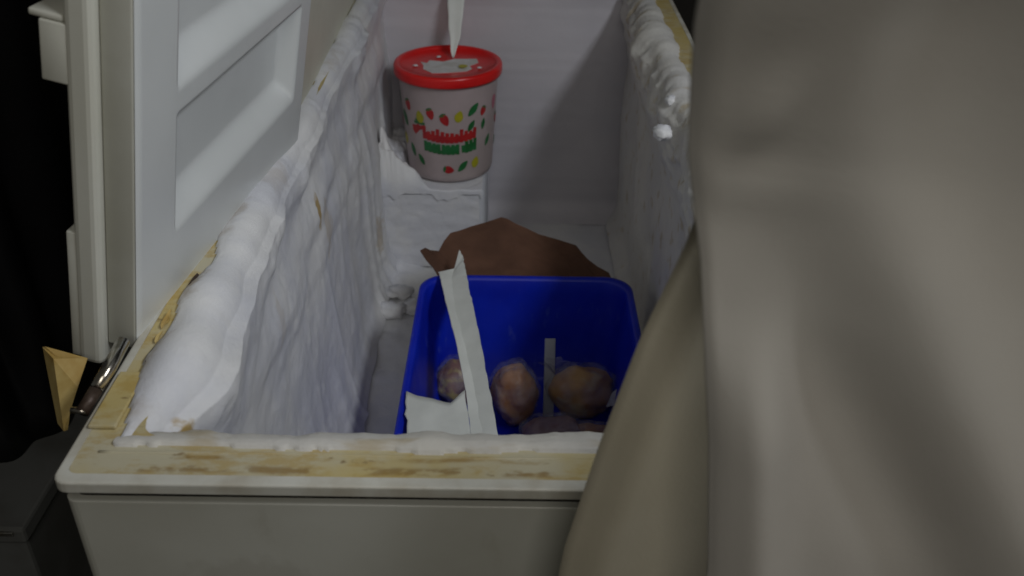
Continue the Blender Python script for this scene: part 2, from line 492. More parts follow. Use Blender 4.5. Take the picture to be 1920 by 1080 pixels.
# left wall crust
def ridge(x): return 1 - abs(x)
NV = 200
pl, nl = profile([(-0.322, ZR + .0015), (IX0, ZR + .0015), (IX0 + .002, 0.34), (IX0 + .022, ZF + .003)], [0.022, 0.03], NV)
def th_left(y, k):
    p = pl[k]
    top = p.y > ZR - .004
    z = p.y
    w = fbm(y * 5, z * 5, 1.0)
    th = 0.006 + 0.006 * (w + .4)
    # smooth snow bank near the front, thinner broken crust further back
    fr = gs(y, 0.15, 0.17)
    yw, zw = y + .03 * nz(y * 11, z * 11, 51), z + .02 * nz(y * 11, z * 11, 52)
    th += 0.030 * fr * sst(0.66, 0.82, z + .02 * nz(y * 7, z * 7, 31)) * (1 + .16 * nz(y * 6 + z * 5, z * 9, 32) + .12 * fbm(y * 16, z * 16, 35))
    zl = 0.795 + 0.030 * nz(y * 5.0, 3.1) + 0.012 * nz(y * 17, 5.1)
    slab = sst(zl - 0.022, zl + 0.026, z)
    brk = .35 + .65 * sst(-.25, .2, nz(y * 6.5, z * 5, 17.7))
    th += (1 - .7 * fr) * slab * brk * (0.013 + 0.007 * nz(y * 4.2, z * 6, 3.3) + 0.005 * fbm(y * 14, z * 16, 12.0) + .006 * chunk(yw * 15, zw * 15, 2.0))
    # long slanting ledges below the crust
    for zc_, am in ((.735, .007), (.66, .005)):
        zz = zc_ + .05 * nz(y * 2.3, zc_ * 9) + .015 * nz(y * 9, zc_ * 5)
        th += am * sst(zz - .030, zz + .004, z) * sst(zz + .06, zz + .01, z) * sst(-.2, .2, nz(y * 4, zc_ * 20))
    # hanging draperies, lower wall
    yy = y + 0.14 * (z - 0.5) + 0.02 * nz(y * 6, z * 6, 9)
    low = sst(0.76, 0.55, z) * (0.10 + 0.90 * sst(0.50, 0.95, y + (0.75 - z) * .6))
    th += low * (0.002 + 0.009 * max(0, ridge(nz(yy * 13, z * 1.1, 4.0) * 2.0)) ** 2)
    th += low * 0.008 * max(0, ridge(nz((yy + .05 * z) * 7, z * 1.4, 14.0) * 2.2))
    th += 0.0016 * fbm(y * 20 + z * 4, z * 8, 2.0, 4) + 0.0006 * fbm(y * 70, z * 50, 6.0, 2)
    th += 0.008 * sst(0.48, 0.33, z) * (0.5 + 0.4 * nz(y * 7, 3))
    if top or z > ZR - .02:
        u = (p.x - (-0.322)) / 0.035
        th *= sst(0.35 * (0.5 + nz(y * 14, 7.7)), 1.5, u)
    th *= sst(-0.012, 0.085, y - IY0) * .75 + .25 if z > .70 else 1.0
    return max(th, 0.0 if not top else -0.004)
NU = 300
def fl_fn(u, v):
    k = round(v * NV); y = lerp(IY0 - .012, IY1 - .003, u)
    n = nl[k]
    q = pl[k] + Vector((abs(n.x), n.y if n.y > 0 else n.y)) * th_left(y, k)
    if pl[k].y > ZR - .004 and th_left(y, k) < 0.0012: q.y = ZR - .004
    return (q.x, y, q.y)
# make the profile normals point into the freezer / up
nl = [(-n if (n.x < 0 or (abs(n.x) < .2 and n.y < 0)) else n) for n in nl]
parts.append(grid('frost_crust', NU, NV, fl_fn, M_FROST))

# right wall crust
pr, nr_ = profile([(0.282, ZR + .0015), (IX1, ZR + .0015), (IX1 - .002, 0.33), (IX1 - .03, ZF + .003)], [0.022, 0.03], NV)
nr_ = [(-n if (n.x > 0 or (abs(n.x) < .2 and n.y < 0)) else n) for n in nr_]
def th_right(y, k):
    p = pr[k]; z = p.y; top = z > ZR - .004
    th = 0.005 + 0.005 * (fbm(y * 5, z * 5, 21.0) + .4)
    edge = gs(z, 0.80, 0.075)
    th += edge * (0.022 + 0.014 * (fbm(y * 5, z * 8, 23.3) + .2) + .004 * chunk(y * 9 + .8 * nz(y * 9, z * 9, 61), z * 22 + .8 * nz(y * 9, z * 9, 62), 9.0) + .005 * fbm(y * 26, z * 40, 11.0))
    th += 0.016 * gs(z, 0.828, 0.022) * max(0, fbm(y * 7, z * 14, 28.1) + .1)
    th += 0.012 * sst(.78, .5, z) * max(0, ridge(nz(y * 6, z * 1.5, 24.0) * 2.2))
    th += 0.004 * edge * fbm(y * 9 + z * 20, z * 24 - y * 6, 27)  + 0.002 * fbm(y * 24, z * 20, 22.0)
    if top or z > ZR - .02:
        u = (0.282 - p.x) / 0.03
        th *= sst(0.0 + 0.5 * (0.5 + nz(y * 13, 37.7)), 1.2, u)
    return max(th, 0)
def fr_fn(u, v):
    k = round(v * NV); y = lerp(IY0 - .012, IY1 - .003, u)
    tt = th_right(y, k)
    q = pr[k] + nr_[k] * tt
    if pr[k].y > ZR - .004 and tt < 0.0012: q.y = ZR - .004
    return (q.x, y, q.y)
parts.append(grid('frost_crust', NU, NV, fr_fn, M_FROSTR, None, True))

# front lip crust (over the inner edge of the front rim)
NP = 130
pf, nf = profile([(0.024, ZR + .001), (IY0, ZR + .001), (IY0 + .002, 0.60)], [0.014], NP)
nf = [(-n if (n.x < 0 or (abs(n.x) < .2 and n.y < 0)) else n) for n in nf]
def ff_fn(u, v):
    k = round(v * NP); x = lerp(IX0 - .015, IX1 + .01, u); p = pf[k]
    z = p.y
    th = 0.0055 + 0.003 * fbm(x * 8, z * 8, 41) + gs(z, .835, .03) * (0.002 + 0.006 * max(0, fbm(x * 7, 44, 1) + .3) + 0.007 * sst(-0.02, 0.10, x))
    th += 0.002 * fbm(x * 40, z * 40, 45)
    if z > ZR - .004:
        w = (p.x - .024) / .03
        th *= sst(0.05 + 0.4 * (nz(x * 10, 47) + .3 + .3 * nz(x * 40, 48)), 1.15, w)
    th = max(th, 0)
    q = p + nf[k] * th
    if z > ZR - .004 and th < 0.001: q.y = ZR - .004
    return (x, q.x, q.y)
parts.append(grid('frost_crust', 220, NP, ff_fn, M_FROSTD, None, True))

# floor frost with broken snow
def fg_fn(u, v):
    x = lerp(IX0 + .01, IX1 - .005, u); y = lerp(IY0 + .005, IY1 - .002, v)
    h = 0.002 + 0.004 * (fbm(x * 9, y * 9, 51) + .4)
    h += 0.012 * sst(-0.16, -0.24, x) * sst(0.74, 0.90, y) * max(0, fbm(x * 14, y * 14, 52, 3) + .6)
    h += 0.006 * sst(-0.26, -0.285, x) + .006 * sst(YS - .03, YS, y) * sst(-.05, -.07, x)
    h *= 1 - 0.85 * (sst(-.19, -.165, x) * sst(.93, .90, y))
    return (x, y, ZF + max(h, .0008))
parts.append(grid('frost_crust', 110, 220, fg_fn, M_FROST, None, True))
# end wall: thin rime with faint level lines
def ew_fn(u, v):
    x = lerp(IX0 + .004, IX1 - .004, u); z = lerp(ZF + .004, 0.845, v)
    h = 0.003 + 0.0015 * nz(x * 5, z * 5, 71) + 0.0009 * nz(x * 3, z * 55, 72) + 0.012 * gs(z, .845, .03) * (0.6 + nz(x * 9, 73))
    return (x, IY1 - max(.0008, h) - .035 * (1 - min(1, v / .10)) ** 2, z)
parts.append(grid('frost_crust', 90, 100, ew_fn, M_RIME))
# snow lumps clinging to the right crust
def lump_mesh(name, r, seed, sub=3, sq=(1, 1, 1), amp=0.35, fr=2.2):
    bm = bmesh.new()
    bmesh.ops.create_icosphere(bm, subdivisions=sub, radius=1)
    for v in bm.verts:
        d = v.co.normalized()
        k = 1 + amp * noise.fractal(d * fr + Vector((seed, seed * .7, 0)), 1, 2, 4, noise_basis='PERLIN_ORIGINAL')
        v.co = Vector((d.x * r * sq[0] * k, d.y * r * sq[1] * k, d.z * r * sq[2] * k))
    me = bpy.data.meshes.new(name); bm.to_mesh(me); bm.free()
    for p in me.polygons: p.use_smooth = True
    return me
for i, (x, y, z, r) in enumerate(((0.203, 0.70, 0.838, 0.013), (0.228, 0.80, 0.846, 0.009))):
    o = link('snow_lump', lump_mesh('snow_lump', r, i * 3.1 + 1, 3, (1, 1.3, .8), .28), M_FROST)
    o.location = (x, y, z); parts.append(o)

# --- hinge, left front
hg = empty('hinge', (0, 0, 0), '', '')
del hg['label']; del hg['category']
h1 = tube('hinge_spring_sleeve', [(-0.3360, 0.098, 0.8565), (-0.333, 0.118, 0.861), (-0.330, 0.148, 0.868)], [0.0052, 0.0060, 0.0056], M_CHROME, None, 16)
h2 = tube('hinge_barrel', [(-0.3410, 0.076, 0.8490), (-0.3363, 0.096, 0.8557)], [0.0054, 0.0056], M_DARKMETAL, None, 16)
h3 = tube('hinge_pin', [(-0.350, 0.078, 0.850), (-0.337, 0.076, 0.850)], 0.0025, M_CHROME, None, 10)
h4 = from_bm('hinge_bracket', box_bm((-0.3275, 0.055, 0.8500), (-0.306, 0.125, 0.8535), 0.001), M_RIM)
bm = bmesh.new()
pts = [(-0.425, 0.150, 0.905), (-0.395, 0.150, 0.905), (-0.385, 0.075, 0.815), (-0.392, 0.072, 0.805), (-0.402, 0.080, 0.82)]
# folded yellow corner cover hanging below the lid
cv = [(-0.402, .152, .858), (-0.388, .140, .855), (-0.387, .122, .790), (-0.395, .130, .792), (-0.375, .135, .828), (-0.368, .150, .848)]
fcs = [(0, 1, 2, 3), (1, 5, 4, 2), (0, 3, 4, 5)]
h5 = solid(pyd('hinge_cover', cv, fcs, M_YELLOW), 0.004)
bm.free()
adopt(hg, h1, h2, h3, h4, h5)
parts.append(hg)
# mould and rust flakes along the left rim, where the lid meets it
def flake(pts, mat, z):
    o = pyd('rust_flake', [(x, y, z + 0.004 * nz(x * 90, y * 90)) for x, y in pts], [tuple(range(len(pts)))], mat)
    return solid(o, 0.0012)
for i, (x, y, a, l) in enumerate(((-0.311, 0.150, .20, .022), (-0.315, 0.205, .15, .024), (-0.309, 0.270, .12, .034), (-0.307, 0.235, -.1, .02), (-0.306, 0.105, .3, .018), (-0.313, 0.178, .2, .016))):
    pts = []
    for k in range(9):
        q = 2 * math.pi * k / 9
        rr = l * .5 * (1 + .4 * nz(k * 1.7, i * 3.3))
        px, py = math.cos(q) * rr * .2, math.sin(q) * rr
        pts.append((x + px * math.cos(a) + py * math.sin(a) * .3, y + py))
    parts.append(flake(pts, M_DARKMETAL if i % 2 == 0 else M_YELLOW, ZR + .0022))

# --- lids
def lid(P0, yaw, tilt, LEN, recs, LH=0.60, margin=0.012, handle=True, lm=None):
    g = R(yaw)
    a = Vector((math.sin(g), math.cos(g), 0)); b = Vector((a.y, -a.x, 0))
    tt = R(tilt)
    u = Vector((0, 0, 1)) * math.cos(tt) + b * math.sin(tt)
    n = a.cross(u)
    F = Matrix((a, n, u)).transposed().to_4x4(); F.translation = Vector(P0)
    L = empty('lid', (0, 0, 0), '', ''); del L['label']; del L['category']
    ch = []
    ch.append(from_bm('lid_shell', box_bm((-margin, -0.050, -0.060), (LEN + margin, -0.028, LH + .03), 0.006, 3, F), M_LIDSHELL, None, False))
    gk = bmesh.new()
    for lo, hi in (((-.001, -.0278, -.040), (.010, -.0025, LH + .02)), ((LEN - .010, -.0278, -.040), (LEN + .001, -.0025, LH + .02)),
                   ((.0101, -.0278, -.040), (LEN - .0101, -.0025, -.030)), ((.0101, -.0278, LH + .010), (LEN - .0101, -.0025, LH + .02))):
        box_bm(lo, hi, 0.002, 2, F, gk)
    ch.append(from_bm('lid_gasket', gk, M_GASKET, None, True))
    # liner with recessed panels
    def hgt(s, t):
        d = 0.0
        for (s0, s1, t0, t1, dep, bb) in recs:
            k = min(sst(s0 - .004, s0 + .005, s), sst(s1 + .004, s1 - .012, s), sst(t0, t0 + bb, t), sst(t1 + .003, t1 - .006, t))
            d = max(d, dep * k)
        e = min(s, LEN - s, t + .046, LH + .015 - t)
        return -d - 0.002 * (1 - sst(0, .006, e)) 
    nu, nv = 150, 240
    vs, fs = [], []
    for i in range(nu + 1):
        for j in range(nv + 1):
            s = LEN * i / nu; t = lerp(-.046, LH + .015, j / nv)
            vs.append(F @ Vector((s, hgt(s, t), t)))
    for i in range(nu):
        for j in range(nv):
            q = i * (nv + 1) + j
            fs.append((q, q + nv + 1, q + nv + 2, q + 1))
    ch.append(pyd('lid_liner', vs, fs, lm or M_LIDLINER, None, True))
    if handle:
        # broken catch sticking out behind the shell, with a small hooked lip
        ch.append(from_bm('lid_catch', box_bm((-margin + .001, -0.068, 0.205), (0.06, -0.047, 0.252), 0.0015, 2, F), M_LIDSHELL, None, True))
        ch.append(from_bm('catch_lip', box_bm((-margin + .002, -0.076, 0.2521), (0.05, -0.050, 0.258), 0.002, 2, F), M_LIDSHELL, None, True))
        ch.append(from_bm('hinge_leaf', box_bm((-margin + .002, -0.0565, -0.055), (0.09, -0.047, 0.075), 0.0015, 2, F), M_LIDSHELL, None, True))
    adopt(L, *ch)
    return L
lid1 = lid((-0.326, 0.178, 0.876), 6.3, 11.5, 0.462, [(0.078, 0.415, 0.040, 0.158, 0.022, 0.030), (0.078, 0.415, 0.180, 0.300, 0.022, 0.032), (0.078, 0.415, 0.322, 0.56, 0.022, 0.032)])
lid1['label'] = 'white embossed lid propped open and twisted on its hinge'
lid2 = lid((-0.290, 0.690, 0.893), -1.0, 9.0, 0.66, [(0.09, 0.58, 0.25, 0.55, 0.014, 0.03)], handle=False, lm=M_LIDCREAM)
parts += [lid1, lid2]
adopt(FZ, *parts)

# ------------------------------------------------------------------ white box under the tub
BXE = -0.058
WB = empty('frosted_box', ((IX0 + BXE) / 2, 1.34, ZF + .009), 'frosted white box standing under the red lidded tub', 'box')
w1 = from_bm('box_body', box_bm((IX0 + .014, YS, ZF + .0085), (BXE, IY1 - .006, ZS), 0.016, 4), M_BOX, None, True)
def sm_fn(u, v):
    x = lerp(IX0 + .018, BXE - .006, u); y = lerp(YS + .003, IY1 - .012, v)
    h = 0.0015 + 0.002 * (fbm(x * 14, y * 14, 61) + .3)
    d = math.hypot(x + 0.135, y - 1.333)
    out = sst(0.084, 0.100, d)
    h += out * 0.105 * gs(x, -0.285, 0.075) * (0.45 + 0.55 * gs(y, 1.27, 0.07)) * (0.85 + .5 * fbm(x * 20, y * 20, 62))
    h += out * 0.022 * gs(x, -0.21, 0.05) * gs(y, 1.245, 0.025)
    if v < .12:
        q = v / .12
        return (x, YS - .0045 - .002 * nz(x * 40, 3), lerp(ZS - .004 - .030 * max(.1, .55 + nz(x * 22, 7.5) + .6 * nz(x * 60, 2.5)), ZS + .001, q))
    y = lerp(YS - .0045, IY1 - .012, (v - .12) / .88)
    return (x, y, ZS + .0006 + max(0, h) * (1 if d > .082 else .06))
w2 = grid('snow_cap', 110, 80, sm_fn, M_FROST, None, True)
def bf_fn(u, v):
    x = lerp(IX0 + .020, BXE - .012, u); z = lerp(ZF + .012, ZS - .010, v)
    return (x, YS - .0012 - .0022 * abs(fbm(x * 18, z * 18, 83)) - .0010 * nz(x * 4, z * 60, 84), z)
w3 = grid('front_rime', 70, 60, bf_fn, M_FROST)
adopt(WB, w1, w2, w3)

# ------------------------------------------------------------------ ice cream tub
TX, TY, TZ = -0.135, 1.333, ZS + .003
TB = empty('plastic_tub', (TX, TY, TZ), 'white plastic tub with fruit print and bright red lid', 'tub')
def lathe(name, prof, mat, parent, n=64):
    vs, fs = [], []
    for r, z in prof:
        for k in range(n):
            a = 2 * math.pi * k / n
            vs.append((r * math.cos(a), r * math.sin(a), z))
    for i in range(len(prof) - 1):
        for k in range(n):
            fs.append((i * n + k, i * n + (k + 1) % n, (i + 1) * n + (k + 1) % n, (i + 1) * n + k))
    fs.append(tuple(range(n))[::-1])
    fs.append(tuple(range((len(prof) - 1) * n, len(prof) * n)))
    return pyd(name, vs, fs, mat, parent, True)
HB = 0.205
def rad(z): return lerp(0.088, 0.1015, z / HB)
TB.scale = (1, 1, 1.06)
TBB = lathe('tub_body', [(0.080, 0), (0.086, 0.003), (0.089, 0.012)] + [(rad(z), z) for z in (0.02, 0.06, 0.11, 0.16, 0.20)] + [(rad(.203), .203)], M_TUB, TB)
LD = lathe('tub_lid', [(0.103, 0.196), (0.1085, 0.197), (0.1095, 0.201), (0.1095, 0.212), (0.108, 0.2155), (0.104, 0.217), (0.099, 0.2165), (0.096, 0.214), (0.094, 0.2095), (0.060, 0.2090), (0.02, 0.2090)], M_RED, TB)
# torn label on the lid
lp = []
for k, (x, y) in enumerate(((-.052, .012), (-.040, .006), (-.036, .020), (-.010, .016), (.010, .030), (.052, .033), (.056, .012), (.040, -.006), (.046, -.022), (.036, -.034), (.002, -.043), (-.026, -.046), (-.044, -.026), (-.045, -.008))):
    lp.append((x * 1.08, y * 1.15, 0.2096 + 0.0012 * abs(nz(k * 2.3, 5))))
solid(pyd('torn_label', lp, [tuple(range(len(lp)))], M_LABEL, LD), 0.0008, 1)
yl = [(.030 + .010 * math.cos(a) * (1.1 if a < 2 else .8), -.018 + .010 * math.sin(a), .2124) for a in [k * .63 for k in range(10)]]
solid(pyd('label_print', yl, [tuple(range(10))], M_PYELLOW, LD), 0.0004, 1)
for i, (x, y) in enumerate(((-.022, .043), (.064, -.022), (-.064, -.014))):
    o = link('ice_fleck', lump_mesh('ice_fleck', .004, i * 2.2, 2, (1.2, 1, .45), .6), M_FROST, LD)
    o.location = (x, y, .2115)
# printed pattern, wrapped on the wall
def wrap(x, z, off=0.0006):
    r = rad(z) + off
    a = -math.pi / 2 + x / 0.097
    return (r * math.cos(a), r * math.sin(a), z)
def print_poly(name, pts, mat):
    n = len(pts)
    cx = sum(p[0] for p in pts) / n; cz = sum(p[1] for p in pts) / n
    vs = [wrap(*p) for p in pts] + [wrap(cx, cz)]
    solid(pyd(name, vs, [(i, (i + 1) % n, n) for i in range(n)], mat, TBB), 0.0005, 1)
def blob(cx, cz, w, h, ang, kind):
    pts = []
    for k in range(14):
        q = 2 * math.pi * k / 14
        x, z = math.cos(q), math.sin(q)
        if kind == 'berry': x *= (1.0 + .35 * z) * .9
        elif kind == 'leaf': x *= 1 - .45 * abs(z) ** 1.5
        elif kind == 'pear': x *= 1 - .45 * max(0, z)
        px, pz = x * w, z * h
        pts.append((cx + px * math.cos(ang) - pz * math.sin(ang), cz + px * math.sin(ang) + pz * math.cos(ang)))
    return pts
def fruit(cx, cz, kind, ang=0.0, s=1.0):
    if kind == 'berry':
        print_poly('strawberry_print', blob(cx, cz, .0075 * s, .0095 * s, ang, 'berry'), M_PRED)
        print_poly('berry_cap_print', blob(cx - math.sin(ang) * .009 * s, cz + math.cos(ang) * .009 * s, .0062 * s, .0028 * s, ang, 'leaf'), M_PGREEN)
    elif kind == 'lemon': print_poly('lemon_print', blob(cx, cz, .008 * s, .0105 * s, ang, 'pear'), M_PYELLOW)
    elif kind == 'leaf': print_poly('leaf_print', blob(cx, cz, .0058 * s, .0125 * s, ang, 'leaf'), M_PGREEN)
    elif kind == 'pink': print_poly('berry_print', blob(cx, cz, .0075 * s, .013 * s, ang, 'berry'), M_PPINK)
for f in ((-.088, .150, 'berry', .3), (-.056, .134, 'lemon', .2, 1.05), (-.031, .143, 'berry', .3), (-.002, .133, 'berry', .45, 1.1), (.026, .140, 'lemon', -.3),
          (.056, .150, 'leaf', -.75, 1.15), (.052, .118, 'leaf', -.6, .9), (.080, .142, 'berry', -.4, .85), (.082, .116, 'leaf', -.2, .8), (.118, .150, 'pink', -.1),
          (.004, .030, 'berry', 1.4), (.034, .036, 'leaf', -.8, 1.05), (.064, .040, 'lemon', -.3), (.098, .078, 'leaf', -.5, .9), (-.105, .120, 'leaf', .5, 1.2),
          (-.084, .060, 'leaf', .4), (-.115, .075, 'lemon', .1), (-.060, .045, 'leaf', .6, .9), (.14, .11, 'berry', .2), (-.15, .10, 'berry', .2), (.15, .06, 'leaf', .5), (-.15, .15, 'leaf', .5)):
    fruit(f[0], f[1], f[2], f[3], (f[4] if len(f) > 4 else 1.0) * 1.12)
# two-line arched lettering: blocky run-together brush capitals, red over green
def bar(x0, z0, x1, z1, w, mat, name):
    d = Vector((x1 - x0, z1 - z0)); l = d.length; d /= l; p = Vector((-d.y, d.x)) * w * .5
    nseg = max(1, int(l / .006)); pts = []
    for k in range(nseg + 1): pts.append((x0 + d.x * l * k / nseg + p.x, z0 + d.y * l * k / nseg + p.y))
    for k in range(nseg, -1, -1): pts.append((x0 + d.x * l * k / nseg - p.x, z0 + d.y * l * k / nseg - p.y))
    m = nseg + 1
    vs = [wrap(*q, 0.0009) for q in pts]
    solid(pyd(name, vs, [(k, k + 1, 2 * m - 2 - k, 2 * m - 1 - k) for k in range(nseg)], mat, TBB), 0.0005, 1)
def arch(x): return 1.9 * (x - .006) ** 2
random.seed(3)
xx = [-.048 + i * .0098 for i in range(12)]
for i, x in enumerate(xx):
    z = .088 + arch(x)
    hh = .020 + (.005 if i in (0, 3, 4, 8) else 0) + random.uniform(-.001, .001)
    bar(x, z - .002, x + .001, z + hh - (.004 if i % 3 == 1 else 0), .0072, M_PRED, 'red_letter_print')
    if i < 11: bar(x, z + .004 + .006 * (i % 2), x + .0098, z + .004 + .006 * ((i + 1) % 2), .0080, M_PRED, 'red_letter_print')
for i in range(11):
    x = xx[i]
    bar(x, .094 + arch(x), xx[i] + .0100, .094 + arch(x + .0098), .0125, M_PRED, 'red_letter_print')
    if i not in (3, 7): bar(x + .001, .0715 + arch(x) * .8, x + .0105, .0715 + arch(x + .01) * .8, .0150, M_PGREEN, 'green_letter_print')
bar(-.075, .100, -.058, .115, .012, M_PRED, 'red_letter_print'); bar(-.078, .110, -.050, .113, .008, M_PRED, 'red_letter_print')
for i, x in enumerate(xx):
    if i == 8: continue
    z = .062 + arch(x) * .8
    bar(x + .002, z, x + .002, z + .021 + (.004 if i > 8 else 0), .0074, M_PGREEN, 'green_letter_print')
    if i not in (7, 11): bar(x, z + (.005 if i % 2 else .015), x + .012, z + (.005 if i % 2 else .015), .007, M_PGREEN, 'green_letter_print')
bar(-.072, .121, -.045, .1215, .005, M_PGREEN, 'green_letter_print'); bar(-.068, .127, -.055, .124, .004, M_PGREEN, 'green_letter_print')
random.seed(11)

# ------------------------------------------------------------------ hanging torn strip over the tub
def strip_fn(u, v):
    # u along, v across
    pts = [(-.123, 1.492, .858), (-.123, 1.468, .868), (-.122, 1.448, .850), (-.122, 1.425, .815), (-.124, 1.395, .763), (-.1265, 1.372, .718)]
    s = u * (len(pts) - 1); i = min(int(s), len(pts) - 2); f = s - i
    c = Vector(pts[i]).lerp(Vector(pts[i + 1]), f)
    w = interp(u, [(0, .040), (.35, .039), (.6, .034), (.8, .024), (.95, .010), (1, .002)]) * (1 + .06 * nz(u * 14, v * 2, 91))
    e = (v - .5)
    return (c.x + e * w + .002 * nz(u * 9, 92), c.y - .006 * abs(e) + .002 * nz(u * 6, 94), c.z + .003 * (1 - abs(e) * 2))
hs = solid(grid('plastic_strip', 40, 8, strip_fn, M_PAPER), 0.0008)
tag(hs, 'tapering torn white strip hanging from the frosty end wall down onto the red lid', 'plastic strip')

# ------------------------------------------------------------------ blue bin
BX0, BX1, BY0, BY1, BZ0, BZ1 = -0.156, 0.203, 0.385, 0.868, ZF + .006, 0.505
BN = empty('storage_bin', ((BX0 + BX1) / 2, (BY0 + BY1) / 2, BZ0), 'deep blue plastic bin with rounded corners on the freezer floor', 'bin')
def rrect(x0, y0, x1, y1, r, n=8):
    pts = []
    for cx, cy, a0 in ((x1 - r, y1 - r, 0), (x0 + r, y1 - r, 90), (x0 + r, y0 + r, 180), (x1 - r, y0 + r, 270)):
        for k in range(n + 1):
            q = R(a0 + 90 * k / n)
            pts.append((cx + r * math.cos(q), cy + r * math.sin(q)))
        # subdivide straight runs for a slight belly
    return pts
def binring(ins, z, r):
    pts = rrect(BX0 + ins, BY0 + ins, BX1 - ins, BY1 - ins, r)
    return [(x, y, z) for x, y in pts]
loops = [binring(.042, BZ0, .03), binring(.036, BZ0 + .006, .036), binring(.024, BZ0 + .09, .04), binring(.011, BZ1 - .022, .042), binring(.009, BZ1 - .012, .042),
         binring(.001, BZ1 - .012, .045), binring(0, BZ1 - .008, .045), binring(.001, BZ1 - .001, .045), binring(.004, BZ1, .044), binring(.010, BZ1 - .001, .042), binring(.0125, BZ1 - .006, .041),
         binring(.014, BZ1 - .03, .041), binring(.027, BZ0 + .09, .038), binring(.039, BZ0 + .012, .034), binring(.048, BZ0 + .004, .028)]
vs = [p for l in loops for p in l]; n = len(loops[0]); fs = []
for i in range(len(loops) - 1):
    for k in range(n):
        fs.append((i * n + k, i * n + (k + 1) % n, (i + 1) * n + (k + 1) % n, (i + 1) * n + k))
fs.append(tuple(range(n))[::-1]); fs.append(tuple(range((len(loops) - 1) * n, len(loops) * n)))
bb = pyd('bin_body', vs, fs, M_BLUE, None, True)
adopt(BN, bb)

# ------------------------------------------------------------------ frozen food in the bin
BF = BZ0 + .005
def packet(name, label, cat, loc, r, sq, seed, meat, bagk=1.10, group=None, rot=0, extra=None, neck=None):
    e = empty(name, loc, label, cat, group)
    e.rotation_euler.z = rot
    link('meat', lump_mesh('meat', r, seed, 4, sq, .17, 1.3), meat, e).location = (0, 0, r * sq[2])
    me = lump_mesh('bag', r * bagk, seed, 4, sq, .17, 1.35)
    for v in me.vertices:
        k = 1 + .05 * nz(v.co.x * 70, v.co.y * 70, v.co.z * 70)
        v.co *= k
    link('bag', me, M_BAG, e).location = (0, 0, r * sq[2] * bagk)
    if neck:
        bm = bmesh.new()
        me = bpy.data.meshes.new('bag_neck')
        vs, fs = [], []
        for i in range(7):
            for k in range(16):
                q = 2 * math.pi * k / 16
                w = (.006 + .016 * (i / 6) ** 1.4) * (1 + .35 * math.sin(q * 5 + i * .4))
                vs.append((neck[0] * (1 + .35 * i / 6) + w * math.cos(q), neck[1] * (1 + .2 * i / 6) + w * math.sin(q) * .5, neck[2] + i * neck[3] / 6))
        for i in range(6):
            for k in range(16): fs.append((i * 16 + k, i * 16 + (k + 1) % 16, (i + 1) * 16 + (k + 1) % 16, (i + 1) * 16 + k))
        pyd('bag_neck', vs, fs, M_BAG, e, True); bm.free()
    return e
packet('frozen_packet', 'brown oval piece of frozen meat in clear bag beside the folded white sheet', 'frozen meat', (0.006, 0.715, BF), 0.046, (.80, .85, 1.22), 3.3, M_MEAT1)
p2 = packet('frozen_packet', 'golden yellow frozen chicken piece in a bag with a white tag', 'frozen meat', (0.118, 0.735, BF), 0.047, (1.1, .8, 1.0), 8.1, M_MEAT2, neck=(-.035, .012, .07, .03))
tg = solid(pyd('tag', [(.040, -.030, .040), (.056, -.034, .048), (.068, -.026, .066), (.060, -.020, .076), (.048, -.024, .064)], [(0, 1, 2, 3, 4)], M_TAG, p2), .001)
packet('frozen_packet', 'pale pink frozen lump in bag beside the upright white stick', 'frozen meat', (0.068, 0.640, BF), 0.040, (1.25, 1.1, .75), 5.7, M_MEAT3)
packet('frozen_packet', 'round clear packet with dark contents and yellow spot near the bin corner', 'frozen food', (-0.090, 0.765, BF), 0.040, (.95, .95, 1.05), 12.4, M_MEAT4, 1.12)
packet('frozen_packet', 'dark reddish frozen piece under the golden chicken', 'frozen meat', (0.128, 0.635, BF), 0.034, (1.2, .9, .8), 15.2, M_MEAT1)
st = from_bm('plastic_stick', box_bm((-.009, -.0015, 0), (.009, .0015, .135), .0012, 2), M_STICK, None, True)
st.location = (0.064, 0.722, BF + .004); st.rotation_euler = (R(-22), R(2), R(4))
tag(st, 'flat pale stick standing between the brown and golden frozen pieces', 'stick')

# ------------------------------------------------------------------ folded white sheet across the bin
ZB = BZ1 + .0025
Rr = [(-.092, .912, ZB + .020), (-.085, .894, ZB + .016), (-.077, .845, ZB + .010), (-.064, .762, ZB + .010), (-.047, .658, ZB + .010), (-.030, .541, ZB + .009), (-.017, .453, ZB + .007), (-.008, .388, ZB + .004)]
Fo = [(-.1005, .880, ZB + .001), (-.100, .874, ZB), (-.102, .845, ZB + .0005), (-.092, .762, ZB), (-.070, .658, ZB - .002), (-.050, .541, ZB - .002), (-.037, .453, ZB), (-.026, .388, ZB)]
Le = [(-.126, .862, ZB + .004), (-.124, .858, ZB + .005), (-.120, .835, ZB + .007), (-.106, .762, ZB + .008), (-.084, .658, ZB + .006), (-.063, .541, ZB + .001), (-.052, .453, ZB + .0005), (-.042, .388, ZB + .0005)]
vs, fs = [], []
def row3(A, B, n=4):
    return [Vector(A).lerp(Vector(B), k / n) for k in range(n + 1)]
NS = 56
def alongp(L, t):
    s = t * (len(L) - 1); i = min(int(s), len(L) - 2); return Vector(L[i]).lerp(Vector(L[i + 1]), s - i)
for i in range(NS + 1):
    t = i / NS
    a, b, c = alongp(Le, t), alongp(Fo, t), alongp(Rr, t)
    jag = .0022 * nz(t * 30, 3.1) + .0014 * nz(t * 75, 8.1)
    c = c + Vector((jag, 0, 0)); b = b + Vector((.0018 * nz(t * 24, 5.5), 0, 0)); a = a + Vector((.0008 * nz(t * 30, 7), 0, 0))
    row = row3(a, b, 3) + row3(b, c, 3)[1:]
    vs += row
for i in range(NS):
    for j in range(6): fs.append((i * 7 + j, i * 7 + j + 1, (i + 1) * 7 + j + 1, (i + 1) * 7 + j))
